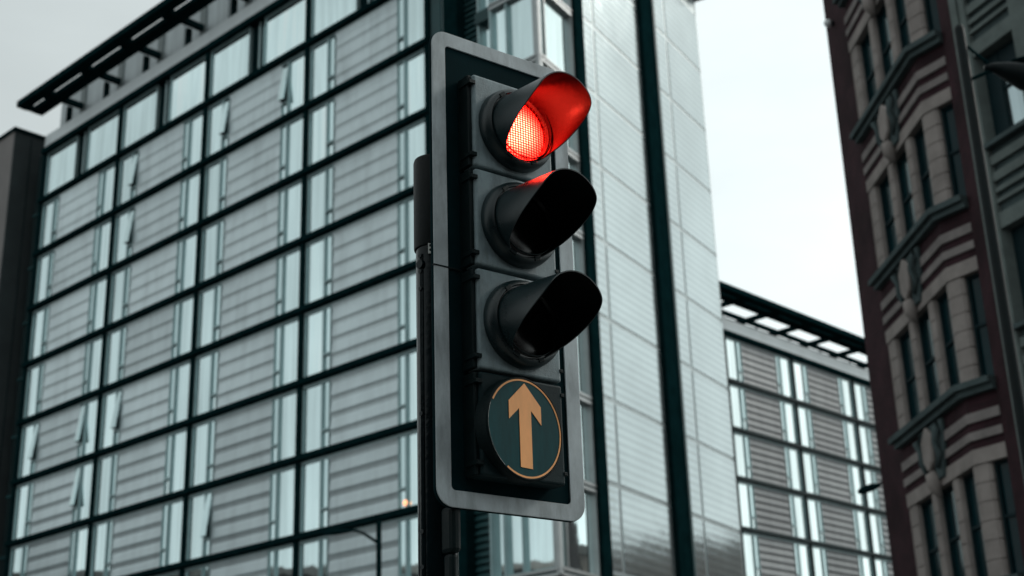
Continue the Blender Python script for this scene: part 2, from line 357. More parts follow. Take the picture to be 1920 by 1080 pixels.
def wing(name, label, F, ub0, nb, ztop, kfirst, klast, toprow, panelmat, openings, u_end_r, base, canopy_l, canopy_r, canopy_first, depth):
    """ztop = top floor ledge; floors go down 3 m each"""
    root = thing(name, label, 'office building', base)
    uL, uR = ub0 * W, (ub0 + nb) * W
    zcor = ztop + 2.86 if toprow else ztop + .0
    # core mass behind the facade and its plain ground floors
    zlow = ztop - klast * H
    MB().box(F, uL, u_end_r, -depth, -.24, 0, zcor + .3).build('core_wall', 'interior', root)
    MB().box(F, uL, u_end_r, -.236, -.02, 0, zlow - .2).build('podium', 'concrete', root)
    # mullions
    for b_ in range(nb + 1):
        u = uL + b_ * W
        MB().box(F, u - .11, u + .11, -.22, .09, zlow, zcor - .12).build('mullion', 'steel' if toprow else 'ledge_grey', root)
    # floor ledges
    for k in range(0, klast + 1):
        z = ztop - k * H
        e = MB(); e.prism(F, [(-.22, z - .14), (.19, z - .11), (.19, z + .10), (-.22, z + .10)], uL - .12, uR + .12)
        lo = e.build('floor_ledge', 'steel' if toprow else 'ledge_grey', root)
        MB().box(F, uL, uR, -.2, -.02, z - .235, z - .165).build('ledge_trim', 'frame', lo)
    # bays
    for b_ in range(nb):
        u = uL + b_ * W
        for k in range(kfirst, klast):
            zb, za = ztop - k * H - .24, ztop - (k + 1) * H + .12
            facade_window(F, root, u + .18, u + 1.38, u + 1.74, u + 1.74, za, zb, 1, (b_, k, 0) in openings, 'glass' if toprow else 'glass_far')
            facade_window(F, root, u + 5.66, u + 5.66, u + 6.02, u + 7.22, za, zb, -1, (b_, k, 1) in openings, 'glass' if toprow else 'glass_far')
            cladding_panel(F, root, u + 1.82, u + 5.58, za, zb, panelmat, 4 if toprow else 6)
        if toprow:
            za, zb = ztop + .15, zcor - .12
            for (a, c_) in ((u + .2, u + 3.1), (u + 4.3, u + 7.2)):
                fr = MB(); fr.box(F, a - .05, a, -.2, -.02, za, zb).box(F, c_, c_ + .05, -.2, -.02, za, zb).box(F, a, c_, -.2, -.02, za, za + .06).box(F, a, c_, -.2, -.02, zb - .06, zb)
                fo = fr.build('window', 'frame', root)
                MB().box(F, a, c_, -.12, -.08, za + .06, zb - .06).build('pane', 'glass', fo)
            g = MB().box(F, u + 3.15, u + 4.25, -.22, -.2, za, zb).build('dark_slot', 'interior', root)
            MB().box(F, u + 3.74, u + 3.84, -.2, -.1, za, zb).build('slot_post', 'frame', g)
            MB().box(F, u + 4.02, u + 4.2, -.17, -.14, za, zb).build('slot_pane', 'glass_dark', g)
    # cornice, fascia, roof
    MB().prism(F, [(-.22, zcor - .12), (.22, zcor - .12), (.22, zcor + .16), (-.22, zcor + .16)], uL - .12, u_end_r).build('cornice', 'steel', root)
    f = MB(); f.prism(F, [(-.3, zcor + .16), (.14, zcor + .16), (.10, zcor + .95), (-.3, zcor + .95)], uL, u_end_r)
    f.build('parapet', 'fascia', root)
    roof_canopy(F, root, canopy_l, canopy_r, zcor + (2.5 if toprow else 2.12), canopy_first, -1.2 if toprow else -2.3)
    if not toprow: MB().box(F, canopy_l, canopy_r, -2.55, -2.3, zcor + 2.04, zcor + 2.47).build('rear_beam', 'steel', root)
    if not toprow: MB().box(F, canopy_l, canopy_r, -1.5, -1.25, zcor + 2.06, zcor + 2.32).build('purlin', 'steel', root)
    return root, zcor

F1 = Frame(-19.1375, 63.0535, -43.127)
ZT = 32.66
root, zc = wing('glass_office_building', 'large grey panelled office building with dark ledges behind the traffic light, left of the tower',
    F1, -1, 4, ZT, 0, 8, True, 'panel',
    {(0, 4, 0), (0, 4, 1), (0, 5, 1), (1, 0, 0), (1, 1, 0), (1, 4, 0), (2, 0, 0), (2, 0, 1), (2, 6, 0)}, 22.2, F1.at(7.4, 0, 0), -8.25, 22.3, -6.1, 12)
# roof plant room with ribbed wall
MB().box(F1, -8.5, 22.2, -6, -1.22, zc + .3, zc + 3.9).build('penthouse_wall', 'rib', root)
for i in range(17):
    u = -8.2 + i * 1.85
    MB().box(F1, u, u + .5, -1.22, -1.15, zc + .9, zc + 3.85).build('wall_rib', 'groove' if i % 2 else 'rib', root)
for i in range(9):
    u = -6.1 + i * 3.7 - .35
    MB().box(F1, u - .1, u + .1, -.75, -.5, zc + .9, zc + 2.55).build('canopy_post', 'steel', root)
# dark glazed fin past the left end
fin = MB()
fin.box(F1, -8.3, -7.56, -.2, -.1, 0, 35.6)
fo = fin.build('end_glazing', 'glass_dark', root)
for k in range(0, 9):
    z = ZT - k * H - .55
    MB().box(F1, -8.3, -7.56, -.1, -.04, z - .07, z + .07).build('transom', 'steel_teal', fo)
# link set back between the fin and the dark block
MB().box(F1, -9.18, -7.42, -8, -1.6, 0, 36.0).build('link_wall', 'interior', root)

FW = Frame(17.8953, 87.9782, 46.71)
root2, zc2 = wing('far_office_wing', 'smaller distant grey panelled office wing between the pale glass tower and the dark brick building',
    FW, -2, 5, 29.03, 0, 6, False, 'panel_brown', set(), 22.2, FW.at(0, 0, 0), -14.8, 22.3, -13.6, 10)
# guard rail on its parapet
r = MB()
r.box(FW, -14.8, 22.2, -.12, -.04, zc2 + 1.28, zc2 + 1.34).box(FW, -14.8, 22.2, -.12, -.04, zc2 + 1.06, zc2 + 1.10)
for i in range(20): r.box(FW, -14.7 + i * 1.85, -14.62 + i * 1.85, -.12, -.04, zc2 + .95, zc2 + 1.3)
r.build('guard_rail', 'steel', root2)

# ------------------------------------------------------------------ corner tower with glazed bay
K = F1.at(27.9, 0, 0)
T = Frame(K.x, K.y, 59.8)
ttop = 37.15
tw = thing('glass_tower', 'tall tower of pale slatted glass with dark vertical strips and a glazed corner bay', 'tower', K)
MB().plan([(F1.at(22.35, -.62, 0).x, F1.at(22.35, -.62, 0).y), (F1.at(27.4, -.62, 0).x, F1.at(27.4, -.62, 0).y), (T.at(.4, -.4, 0).x, T.at(.4, -.4, 0).y),
           (T.at(15.2, -.4, 0).x, T.at(15.2, -.4, 0).y), (T.at(15.2, -14, 0).x, T.at(15.2, -14, 0).y), (F1.at(22.35, -10, 0).x, F1.at(22.35, -10, 0).y)], 0, ttop - .05).build('core_wall', 'steel_teal', tw)
# facade of pale printed glass in storey-high sheets
for (ua, ub, uj) in ((3.35, 8.72, 4.5), (10.02, 15.25, 11.6)):
    for k in range(-2, 9):
        z1 = min(30.1 - 3 * k, ttop - .1); z0 = 30.1 - 3 * (k + 1)
        if z1 <= z0: continue
        for a, c_ in ((ua, uj - .1), (uj + .1, ub)):
            MB().box(T, a, c_, -.38, -.05 - .004 * random.random(), z0 + .09, z1 - .09).build('slat_panel', 'slat', tw)
    MB().box(T, ua, ub, -.38, -.075, 3, ttop - .1).build('panel_joint', 'joint', tw)
MB().box(T, 15.25, 15.32, -14, -.05, 3, ttop - .1).build('return_edge', 'joint', tw)
MB().box(T, 8.76, 9.98, -.38, .12, 3, ttop - .1).build('dark_strip', 'steel', tw)
MB().box(T, 9.80, 9.98, .12, .2, 3, ttop - .1).build('strip_fin', 'steel_teal', tw)
MB().box(T, 2.66, 3.3, -.38, .14, 3, ttop - .1).build('dark_strip', 'steel', tw)
MB().plan([tuple(F1.at(22.3, .5, 0))[:2], tuple(F1.at(28.4, .6, 0))[:2], tuple(T.at(15.9, .7, 0))[:2], tuple(T.at(15.9, -14, 0))[:2], tuple(F1.at(22.3, -10, 0))[:2]], ttop, ttop + .5).build('roof', 'steel', tw)
MB().box(T, 0, 15.3, -.36, .0, 0, 2.95).build('podium', 'concrete', tw)
# recess with teal columns and louvres next to the left wing
MB().box(F1, 22.42, 22.95, -.6, .02, 0, ttop - .1).build('corner_column', 'steel_teal', tw)
MB().box(F1, 22.95, 23.12, -.6, -.05, 0, ttop - .1).build('column_trim', 'frame', tw)
MB().box(F1, 23.12, 23.85, -.6, .06, 0, ttop - .1).build('corner_column', 'steel', tw)
lv = MB()
z = 8.0
while z < ttop - .4:
    lv.prism(F1, [(-.45, z), (-.3, z), (-.38, z + .16), (-.45, z + .16)], 23.9, 24.62); z += .24
MB().box(F1, 23.88, 24.64, -.6, -.45, 0, ttop - .1).build('louvre_back', 'steel_teal', tw)
lv.build('louvre', 'louvre', tw)
for k in range(-1, 9):
    z1 = ZT - k * H - .3; z0 = ZT - (k + 1) * H + .2
    if z1 > ttop - .2: z1 = ttop - .2
    wr = MB().box(F1, 24.68, 24.76, -.5, -.2, z0, z1).box(F1, 25.36, 25.46, -.5, -.2, z0, z1).box(F1, 24.76, 25.36, -.5, -.21, z0, z0 + .05).build('window', 'frame', tw)
    MB().box(F1, 24.76, 25.36, -.48, -.42, z0, z1).build('pane', 'glass', wr)
    MB().box(F1, 24.64, 25.5, -.6, -.12, z0 - .5, z0 - .01).build('floor_band', 'steel_teal', tw)
# glazed bay: left face in the wing's plane, right face in the tower's plane
for k in range(-1, 8):
    zb = min(ZT - k * H - .14 , ttop - .15); za = ZT - (k + 1) * H + .14
    MB().prism(F1, [(-.3, za - .26), (.04, za - .26), (.04, za - .155), (.0, za - .155), (.0, za - .08), (.05, za - .08), (.05, za), (-.3, za)], 25.5, 27.82).build('transom', 'frame_pale', tw)
    MB().box(F1, 25.5, 27.86, -.29, .012, za - .15, za - .085).build('transom_gap', 'steel_teal', tw)
    wl = MB().box(F1, 25.5, 25.6, -.28, .02, za, zb).box(F1, 26.3, 26.36, -.28, .0, za, zb).box(F1, 27.74, 27.80, -.28, .02, za, zb).box(F1, 25.6, 26.3, -.28, -.02, za, za + .05).box(F1, 26.36, 27.74, -.28, -.02, za, za + .05).build('window', 'frame', tw)
    MB().box(F1, 25.6, 26.3, -.2, -.15, za, zb).build('pane', 'glass', wl)
    MB().box(F1, 26.36, 27.74, -.2, -.15, za, zb).build('pane', 'glass', wl)
    MB().prism(T, [(-.3, za - .26), (.04, za - .26), (.04, za - .155), (.0, za - .155), (.0, za - .08), (.05, za - .08), (.05, za), (-.3, za)], .08, 2.62).build('transom', 'frame_pale', tw)
    MB().box(T, .06, 2.62, -.29, .012, za - .15, za - .085).build('transom_gap', 'steel_teal', tw)
    wr = MB().box(T, .10, .16, -.28, .02, za, zb).box(T, .5, .55, -.28, .0, za, zb).box(T, 2.54, 2.62, -.28, .02, za, zb).box(T, .16, .5, -.28, -.02, za, za + .05).box(T, .55, 2.54, -.28, -.02, za, za + .05).build('window', 'frame_pale', tw)
    MB().box(T, .16, .5, -.2, -.15, za, zb).build('pane', 'glass', wr)
    MB().box(T, .55, 2.54, -.2, -.15, za, zb).build('pane', 'glass', wr)
MB().plan([tuple(F1.at(27.78, .03, 0))[:2], tuple(K)[:2], tuple(T.at(.12, .03, 0))[:2], tuple(T.at(.12, -.3, 0))[:2]], 8.6, ttop - .15).build('corner_post', 'frame_pale', tw)

# ------------------------------------------------------------------ dark block at the far left
db = thing('dark_clad_building', 'plain brown grey clad block with a dark side wall at the left edge', 'building', F1.at(-16, 1, 0))
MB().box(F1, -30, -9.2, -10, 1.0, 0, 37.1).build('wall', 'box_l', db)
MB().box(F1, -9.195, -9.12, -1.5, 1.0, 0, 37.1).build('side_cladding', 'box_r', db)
MB().box(F1, -9.12, -9.09, -.98, -.94, 0, 36.9).box(F1, -9.12, -9.09, .02, .05, 0, 36.9).build('cladding_joint', 'steel', db)
MB().box(F1, -30, -9.04, -10, 1.08, 37.1, 37.32).build('roof_cap', 'steel', db)

# ------------------------------------------------------------------ dark red brick building on the right
B0 = (9.165, 28.04)
Fr = Frame(*B0, -86.14)
Ca = Frame(*B0, -57.)
Q = Ca.at(.81, 0, 0)
Wl = Frame(Q.x, Q.y, -86.14)
Q2 = Wl.at(.82, 0, 0)
Rw = Frame(Q2.x, Q2.y, -68.)
bb = thing('brick_building', 'old dark red brick building with pale stone striped window bay on the right', 'building', Fr.at(0, -2, 0))
BT = 27.0
# masses
def P2(v): return (v.x, v.y)
MB().plan([P2(Fr.at(-4.2, -.3, 0)), P2(Fr.at(0, -.3, 0)), P2(Ca.at(.81, -.3, 0)), P2(Wl.at(.82, -.3, 0)), P2(Rw.at(3.2, -.6, 0)), P2(Rw.at(3.2, -9, 0)), P2(Wl.at(-7.7, -9, 0)), P2(Wl.at(-7.7, -.3, 0))], 0, BT).build('core_wall', 'interior', bb)
MB().box(Wl, -7.75, -5.42, -9, .0, 0, BT).build('brick_pier', 'brick', bb)
MB().box(Wl, .0, .82, -.35, .02, 0, BT).build('brick_pier', 'brick', bb)
def far_cant(): return Frame(*P2(Fr.at(-4.2, 0, 0)), -86.14 - 29.14)
Fc = far_cant()
MB().box(Fc, -.95, 0, -.3, .0, 0, BT).build('far_cant', 'stone', bb)
TOPS = [25.31, 21.38, 17.45, 13.52, 9.59, 5.66]
def ring_band(u_l, o, z0, z1, proj=0.):
    """a course that runs round the front and the near cant, mitred at the corner, as one prism set"""
    k = math.tan(rad(29.14 / 2))
    s = MB()
    fpts = [Fr.at(u_l, o, 0), Fr.at(k * o, o, 0), Ca.at(.81, o, 0), Ca.at(.81, -.29, 0), Fr.at(-k * .29, -.29, 0), Fr.at(u_l, -.29, 0)]
    s.plan([P2(p) for p in fpts], z0, z1); return s
for i, zt in enumerate(TOPS):
    # cornice with two steps
    c = ring_band(-4.3, .26, zt - .13, zt).build('cornice', 'cornice', bb)
    ring_band(-4.25, .15, zt - .26, zt - .13).build('cornice_moulding', 'cornice', c)
    # spandrel: brick with two stone stripes, then the stone lintel
    sp = ring_band(-4.2, .0, zt - 1.34, zt - .26).build('spandrel', 'brick', bb)
    ring_band(-4.2, .05, zt - .80, zt - .60).build('stone_stripe', 'stone_stripe', sp)
    ring_band(-4.2, .05, zt - 1.16, zt - .99).build('stone_stripe', 'stone_stripe', sp)
    ring_band(-4.2, .03, zt - 1.64, zt - 1.34).build('lintel', 'stone', bb)
    # carved shield on the spandrel
    uc = -2.0
    sh = MB().outline(Fr, [(uc - .72, zt - .3), (uc + .72, zt - .3), (uc + .66, zt - .9), (uc + .42, zt - 1.5), (uc - .42, zt - 1.5), (uc - .66, zt - .9)], .0, .10)
    so = sh.build('carved_shield', 'cornice', bb, bevel=.03)
    MB().outline(Fr, [(uc - .02, zt - .32), (uc + .33, zt - .60), (uc + .20, zt - 1.15), (uc - .10, zt - 1.32), (uc - .34, zt - 1.05), (uc - .36, zt - .6)], .10, .22).build('shield_face', 'stone', so, bevel=.05)
    for sg in (-1, 1):
        MB().tube([Fr.at(uc + sg * .5, .12, zt - .36), Fr.at(uc + sg * .62, .2, zt - .55), Fr.at(uc + sg * .46, .2, zt - .78), Fr.at(uc + sg * .55, .14, zt - 1.02), Fr.at(uc + sg * .34, .16, zt - 1.3)], [.05, .09, .06, .09, .05], 10).build('scroll', 'cornice', so, smooth=True)
    MB().tube([Fr.at(uc, .08, zt - 1.2), Fr.at(uc, .16, zt - 1.4), Fr.at(uc, .15, zt - 1.62), Fr.at(uc, .05, zt - 1.85)], [.08, .16, .15, .06], 12).build('pendant', 'stone', so, smooth=True)
    # window storey below the lintel
    zb = zt - 1.64; za = zt - 3.93 + .0
    if i == len(TOPS) - 1: za = 2.6
    for (u0, u1, round_) in ((-4.2, -3.72, True), (-2.74, -2.38, True), (-1.42, -1.06, True)):
        s = MB(); w2 = (u1 - u0) / 2; uc_ = (u0 + u1) / 2
        prof = [(u0, -.3), (u0, -.06), (u0 + .03, -.015), (u0 + .09, .0), (u1 - .09, .0), (u1 - .03, -.02), (u1, -.07), (u1, -.3)]
        nb_ = 5; hh = (zb - za) / nb_
        for q in range(nb_):
            g = .012
            pts = [P2(Fr.at(u, o, 0)) for u, o in prof]
            s.plan(pts, za + q * hh + g, za + (q + 1) * hh - g)
        s.box(Fr, u0 + .012, u1 - .012, -.3, -.03, za, zb)
        s.build('stone_column', 'stone', bb)
    s = MB(); nb_ = 6; hh = (zb - za) / nb_
    for q in range(nb_):
        pts = [Fr.at(-.16, -.3, 0), Fr.at(-.16, .0, 0), Fr.at(0, 0, 0), Ca.at(.30, .0, 0), Ca.at(.36, -.05, 0), Ca.at(.36, -.28, 0)]
        s.plan([P2(p) for p in pts], za + q * hh + .012, za + (q + 1) * hh - .012)
    s.plan([P2(p) for p in (Fr.at(-.14, -.3, 0), Fr.at(-.14, -.015, 0), Fr.at(0, -.02, 0), Ca.at(.30, -.02, 0), Ca.at(.34, -.28, 0))], za, zb)
    s.build('stone_quoin', 'stone', bb)
    for (F_, u0, u1, oo) in ((Fr, -3.72, -2.74, -.21), (Fr, -2.38, -1.42, -.21), (Fr, -1.06, -.16, -.21), (Ca, .36, .81, -.2)):
        fr = MB(); zm = za + .52 * (zb - za)
        fr.box(F_, u0, u0 + .06, oo, oo + .08, za, zb).box(F_, u1 - .06, u1, oo, oo + .08, za, zb).box(F_, u0 + .06, u1 - .06, oo, oo + .07, zm - .03, zm + .03)
        fr.box(F_, u0 + .06, u1 - .06, oo, oo + .07, za, za + .08).box(F_, u0 + .06, u1 - .06, oo, oo + .07, zb - .06, zb)
        w = fr.build('window', 'sash', bb)
        MB().box(F_, u0 + .06, u1 - .06, oo - .02, oo + .02, za + .08, zb - .06).build('pane', 'pane_dark', w)
# nearer, angled wall of weathered stone
MB().box(Rw, -.1, .1, -.4, .06, 0, BT).build('stone_jamb', 'stone_grey', bb)
MB().box(Rw, .1, .14, -.4, -.03, 0, BT).build('jamb_groove', 'interior', bb)
MB().box(Rw, .14, .30, -.4, .03, 0, BT).build('stone_jamb', 'stone_grey', bb)
MB().box(Rw, 1.56, 3.2, -.6, .05, 0, BT).build('stone_wall', 'stone_grey', bb)
for i in range(6):
    lt = 24.26 - 3.87 * i          # lintel top
    MB().box(Rw, .3, 1.56, -.4, .0, lt - .33, lt).build('lintel', 'stone_grey', bb)
    sz = lt - .33 - 2.03           # sill
    if sz < 0: continue
    sl = MB().box(Rw, .26, 1.6, -.4, .10, sz - .10, sz).build('sill', 'cornice', bb)
    sp = MB().box(Rw, .3, 1.56, -.4, -.10, sz - 1.51, sz - .10).build('spandrel', 'cornice', bb)
    zz = sz - .27
    for h, st in ((.19, .36), (.19, .34), (.10, .24), (.08, .22)):
        MB().box(Rw, .3, 1.56, -.10, -.01, zz - h, zz).build('stone_stripe', 'stone_grey', sp); zz -= st
    za, zb = sz, lt - .33
    fr = MB().box(Rw, .3, .72, -.4, -.26, za, zb).box(Rw, .72, 1.56, -.4, -.28, zb - .5, zb).box(Rw, .72, 1.56, -.4, -.3, za + 1.12, za + 1.2).box(Rw, .72, 1.56, -.4, -.28, za, za + .05)
    w = fr.build('window', 'sash', bb)
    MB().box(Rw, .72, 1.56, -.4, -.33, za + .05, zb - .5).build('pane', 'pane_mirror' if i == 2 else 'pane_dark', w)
MB().box(Wl, -7.8, .82, -9, .1, BT, BT + .6).build('roof_parapet', 'stone_grey', bb)

# small fittings on the brick building
pc = Wl.at(-7.3, .0, 0)
p = thing('dome_camera', 'small round white dome fixture on the dark brick pier near the top right', 'camera', Wl.at(-7.05, .02, 22.0))
MB().lathe(Wl, -7.05, 21.93, [(.0, .02), (.07, .02), (.07, .10), (.0, .10)], 20, close=False).build('bracket', 'steel', p, smooth=False)
MB().lathe(Wl, -7.05, 21.93, [(.0, .10), (.10, .10), (.115, .16), (.10, .22), (.06, .27), (0, .29)], 20, close=False).build('dome', 'dome', p, smooth=True)
p = thing('wall_bracket_lamp', 'small black bracket lamp sticking out left from the brick pier over the far wing', 'wall lamp', Wl.at(-7.76, -.3, 9.2))
MB().box(Wl, -7.80, -7.75, -.5, -.2, 9.08, 9.36).build('wall_plate', 'steel', p)
MB().tube([Wl.at(-7.78, -.35, 9.26), Wl.at(-8.4, -.1, 9.28)], [.035, .035], 8).build('arm', 'steel', p)
MB().tube([Wl.at(-8.35, -.12, 9.25), Wl.at(-8.6, .0, 9.25), Wl.at(-9.0, .16, 9.24), Wl.at(-9.1, .2, 9.24)], [.05, .1, .09, .04], 10).build('lamp_head', 'steel', p, smooth=True)

# ------------------------------------------------------------------ street lamps
def polar(az, d, te): return Vector((d * cos(rad(az)), d * sin(rad(az)), 1.6 + d * te))
base = polar(69.95, 15, 0); base.z = 0
sl = thing('street_lamp', 'black street lamp post with bracketed lantern in front of the brick building', 'street lamp', base)
MB().tube([base, base + Vector((0, 0, 1.2)), base + Vector((0, 0, 1.25)), base + Vector((0, 0, 9.80)), base + Vector((0, 0, 9.84))], [.085, .085, .062, .056, .04], 24).build('post', 'cap', sl, smooth=False)
lx = polar(66.6, 15.2, 0)
dirv = Vector((lx.x - base.x, lx.y - base.y, 0)).normalized()
def LP(s, z): return Vector((base.x, base.y, z)) + dirv * s
MB().tube([LP(.03, 9.60), LP(.25, 9.33)], [.016, .016], 10).build('upper_arm', 'steel', sl)
MB().tube([LP(.03, 9.15), LP(.28, 9.24)], [.02, .02], 10).build('lower_arm', 'steel', sl)
lan = MB().tube([LP(.2, 9.28), LP(.3, 9.27), LP(.42, 9.22), LP(.6, 9.12), LP(.85, 9.06), LP(1.1, 9.06), LP(1.25, 9.12)], [.04, .07, .12, .19, .22, .18, .05], 20, .75).build('lantern', 'cap', sl, smooth=True)
MB().tube([LP(.5, 9.33), LP(.62, 9.31), LP(.95, 9.28), LP(1.2, 9.27)], [.03, .12, .15, .1], 16, .25).build('lantern_lid', 'steel', lan, smooth=True)

d2 = 40
base = polar(95.68, d2, 0); base.z = 0
s2 = thing('street_lamp', 'distant black street lamp with a curved arm in front of the grey panelled office', 'street lamp', base)
top = base + Vector((0, 0, 1.6 + d2 * .199))
MB().tube([base, base + Vector((0, 0, 1.6)), base + Vector((0, 0, 1.7)), top], [.13, .13, .085, .075], 16).build('post', 'steel', s2)
def A2(az, te): return polar(az, d2, te)
MB().tube([A2(95.7, .1835), A2(95.95, .1865), A2(96.3, .1905), A2(96.6, .1925), A2(96.9, .1925)], [.05, .045, .04, .04, .04], 10).build('arm', 'steel', s2, smooth=True)
MB().tube([A2(96.75, .1923), A2(96.95, .1922), A2(97.4, .1913), A2(97.8, .1906), A2(97.95, .1905)], [.04, .09, .12, .09, .03], 12, .6).build('lamp_head', 'steel', s2, smooth=True)

wl_ = thing('window_glow_spot', 'tiny added orange glow low on the grey panelled office beside the signal pole', 'wall lamp', F1.at(20.82, 0, 11.97))  # glowing spot added to stand for an orange glow in the window glass
MB().box(F1, 20.77, 20.87, -.06, .03, 11.93, 12.01).build('glow_backing', 'steel', wl_)
MB().lathe(F1, 20.82, 11.97, [(0, -.02), (.09, -.015), (.11, .0), (.09, .03), (0, .045)], 16, close=False).build('glow_disc', 'orange_glow', wl_, smooth=True)

# ------------------------------------------------------------------ buildings across the streets that the glass mirrors, and an added shading block
def mirror_block(name, label, F, u0, u1, depth, h, m, rows, base):
    t = thing(name, label, 'building', base)
    MB().box(F, u0, u1, -depth, 0, 0, h).build('wall', m, t)
    MB().box(F, u0 - .2, u1 + .2, -depth, .3, h, h + .5).build('cornice', 'stone', t)
    n = int((u1 - u0) / 5)
    for k in range(n):
        for q in range(rows):
            u = u0 + 2 + k * 5; z = h - 3.4 - q * 3.4
            w = MB().box(F, u, u + 1.7, .0, .06, z, z + 2.1).build('window', 'stone', t)
            MB().box(F, u + .15, u + 1.55, .06, .08, z + .15, z + 1.95).build('pane', 'pane_dark', w)
Fm = Frame(-46, 92, -90)
mirror_block('corner_brick_block', 'dark brick street block opposite the panelled office, seen only mirrored in its glass', Frame(-46, 40, 90), 0, 48, 14, 16.4, 'brick', 3, (-53, 64, 0))
mirror_block('tan_brick_block', 'tan brick block across the street, seen only mirrored in the tower glass', Frame(27, 74, -60), 0, 22, 12, 15.6, 'brick_tan', 3, (38, 70, 0))
mirror_block('dark_terrace_block', 'lower dark terrace beside the tan block, seen only mirrored in the tower glass', Frame(20.5, 57, -60), 0, 6, 8, 17.6, 'brick', 2, (27, 54, 0))

mirror_block('rear_shade_block', 'added brick block behind the viewer, unseen, shading the signal', Frame(-34, -19, 0), 0, 70, 12, 7.6, 'brick', 2, (0, -20, 0))  # unseen block put in to cut the sky light on the signal

# ------------------------------------------------------------------ the traffic light
pole_xy = (-.2101, 3.6439)
tl = thing('traffic_light', 'black traffic light showing red with an orange arrow sign, in the foreground', 'traffic light', (*pole_xy, 0))
S = Frame(.0173 + .003 * .8, 3.6 + .003 * .6, 37.2)      # front plane of the housings, u=0 at the lens centres
Pf = Frame(*pole_xy, 37.2)
px, py = pole_xy
pb = MB().tube([(px, py, .10), (px, py, 3.20)], [.052, .052], 64).build('pole', 'pole', tl)
smooth_by_angle(pb, 40)
MB().tube([(px, py, .13), (px, py, .24)], [.085, .07], 40).build('base_collar', 'cap', pb, smooth=False)
cp = MB().tube([(px, py, 3.075), (px, py, 3.08), (px, py, 3.338), (px, py, 3.346)], [.0565, .0575, .0575, .055], 64).build('pole_sleeve', 'cap', pb)
smooth_by_angle(cp, 40)
# cable cover strip with screws down the pole's left side
def polept(ang, r, z): return Vector((px + r * cos(rad(ang)), py + r * sin(rad(ang)), z))
st = MB()
a0 = -132
for k in range(3):
    st.tube([polept(a0 + k * 5 - 5, .0525, .3), polept(a0 + k * 5 - 5, .0525, 3.05)], [.0028, .0028], 8)
for zz in (2.2, 2.29, 2.6, 2.95, 3.0, 3.045): st.tube([polept(a0, .051, zz), polept(a0, .058, zz)], [.007, .006], 12)
st.tube([polept(a0, .05, 3.02), polept(a0, .06, 3.02)], [.014, .012], 20)
st.build('cable_strip', 'pole', pb)
lb = Frame(*P2(polept(-98, .0535, 0)), -8)
lo = MB().box(lb, -.007, .007, -.001, .003, 3.046, 3.078).build('label_plate', 'tin', pb)
MB().lathe(lb, 0, 3.069, [(0, .003), (.004, .003), (.004, .0045), (0, .0045)], 12, close=False).lathe(lb, 0, 3.056, [(0, .003), (.004, .003), (.004, .0045), (0, .0045)], 12, close=False).build('rivet', 'black', lo)

def rrect(u0, u1, z0, z1, r, n=8):
    out = []
    for (cu, cz, a) in ((u1 - r, z1 - r, 0), (u0 + r, z1 - r, 90), (u0 + r, z0 + r, 180), (u1 - r, z0 + r, 270)):
        for k in range(n + 1):
            t = rad(a + 90 * k / n); out.append((cu + r * cos(t), cz + r * sin(t)))
    return out
BU0, BU1, BZ0, BZ1 = -.238, .243, 2.335, 3.70
bd = MB().outline(S, rrect(BU0, BU1, BZ0, BZ1, .05), -.074, -.062).build('backing_board', 'board', tl, bevel=.003)
# grey border, a raised frame split at the board joint
def border_ring(z0, z1):
    s = MB(); outer = rrect(BU0 + .001, BU1 - .001, BZ0 + .001, BZ1 - .001, .049, 8); inner = rrect(BU0 + .046, BU1 - .05, BZ0 + .045, BZ1 - .045, .012, 8)
    vs = [[s.bm.verts.new(S.at(u, o, z)) for u, z in pts] for pts in (outer, inner) for o in (-.0615, -.057)]
    n = len(outer); oo, of, io, if_ = vs
    for i in range(n):
        j = (i + 1) % n
        s.bm.faces.new((of[i], of[j], if_[j], if_[i])); s.bm.faces.new((oo[i], oo[j], of[j], of[i])); s.bm.faces.new((io[i], io[j], if_[j], if_[i])); s.bm.faces.new((oo[i], oo[j], io[j], io[i]))
    return s
border_ring(0, 0).build('border', 'border', bd, bevel=.0015)
MB().box(S, BU0 - .001, -.15, -.064, -.0555, 2.9785, 2.9825).build('board_joint', 'black', bd)
MB().box(S, .142, BU1 + .001, -.064, -.0555, 2.9785, 2.9825).build('board_joint', 'black', bd)
# rear body and pole brackets
MB().box(S, -.12, .12, -.17, -.075, 2.42, 3.54).build('rear_body', 'black', tl, bevel=.012)
for zz in (3.45, 2.62):
    br = MB().box(Pf, .03, .2, -.02, .02, zz - .03, zz + .03).build('mounting_bracket', 'black', tl, bevel=.006)
MB().box(S, -.188, -.155, -.12, -.066, 2.225, 2.345).build('mounting_bracket', 'black', tl, bevel=.012)
MB().box(S, -.184, -.160, -.115, -.075, 1.9, 2.226).build('cable_duct', 'black', tl, bevel=.01)

HU0, HU1 = -.137, .133
def housing(name, z0, z1, m, label=None):
    s = MB(); s.box(S, HU0, HU1, -.061, .0, z0 + .003, z1 - .003)
    h = s.build(name, m, tl, bevel=.007, seg=3)
    if label: h['label'] = label
    # side seam strip, hinge lugs and catches
    MB().box(S, HU0 - .012, HU0 + .001, -.061, -.012, z0 + .004, z1 - .004).build('hinge_strip', 'black', h, bevel=.003)
    for zz in (z0 + .035, z1 - .03):
        MB().box(S, HU0 - .016, HU0 + .006, -.05, .003, zz - .006, zz + .006).build('catch', 'black', h, bevel=.0015)
        MB().box(S, HU1 - .006, HU1 + .006, -.03, .002, zz - .005, zz + .005).build('catch', 'black', h, bevel=.0015)
    return h

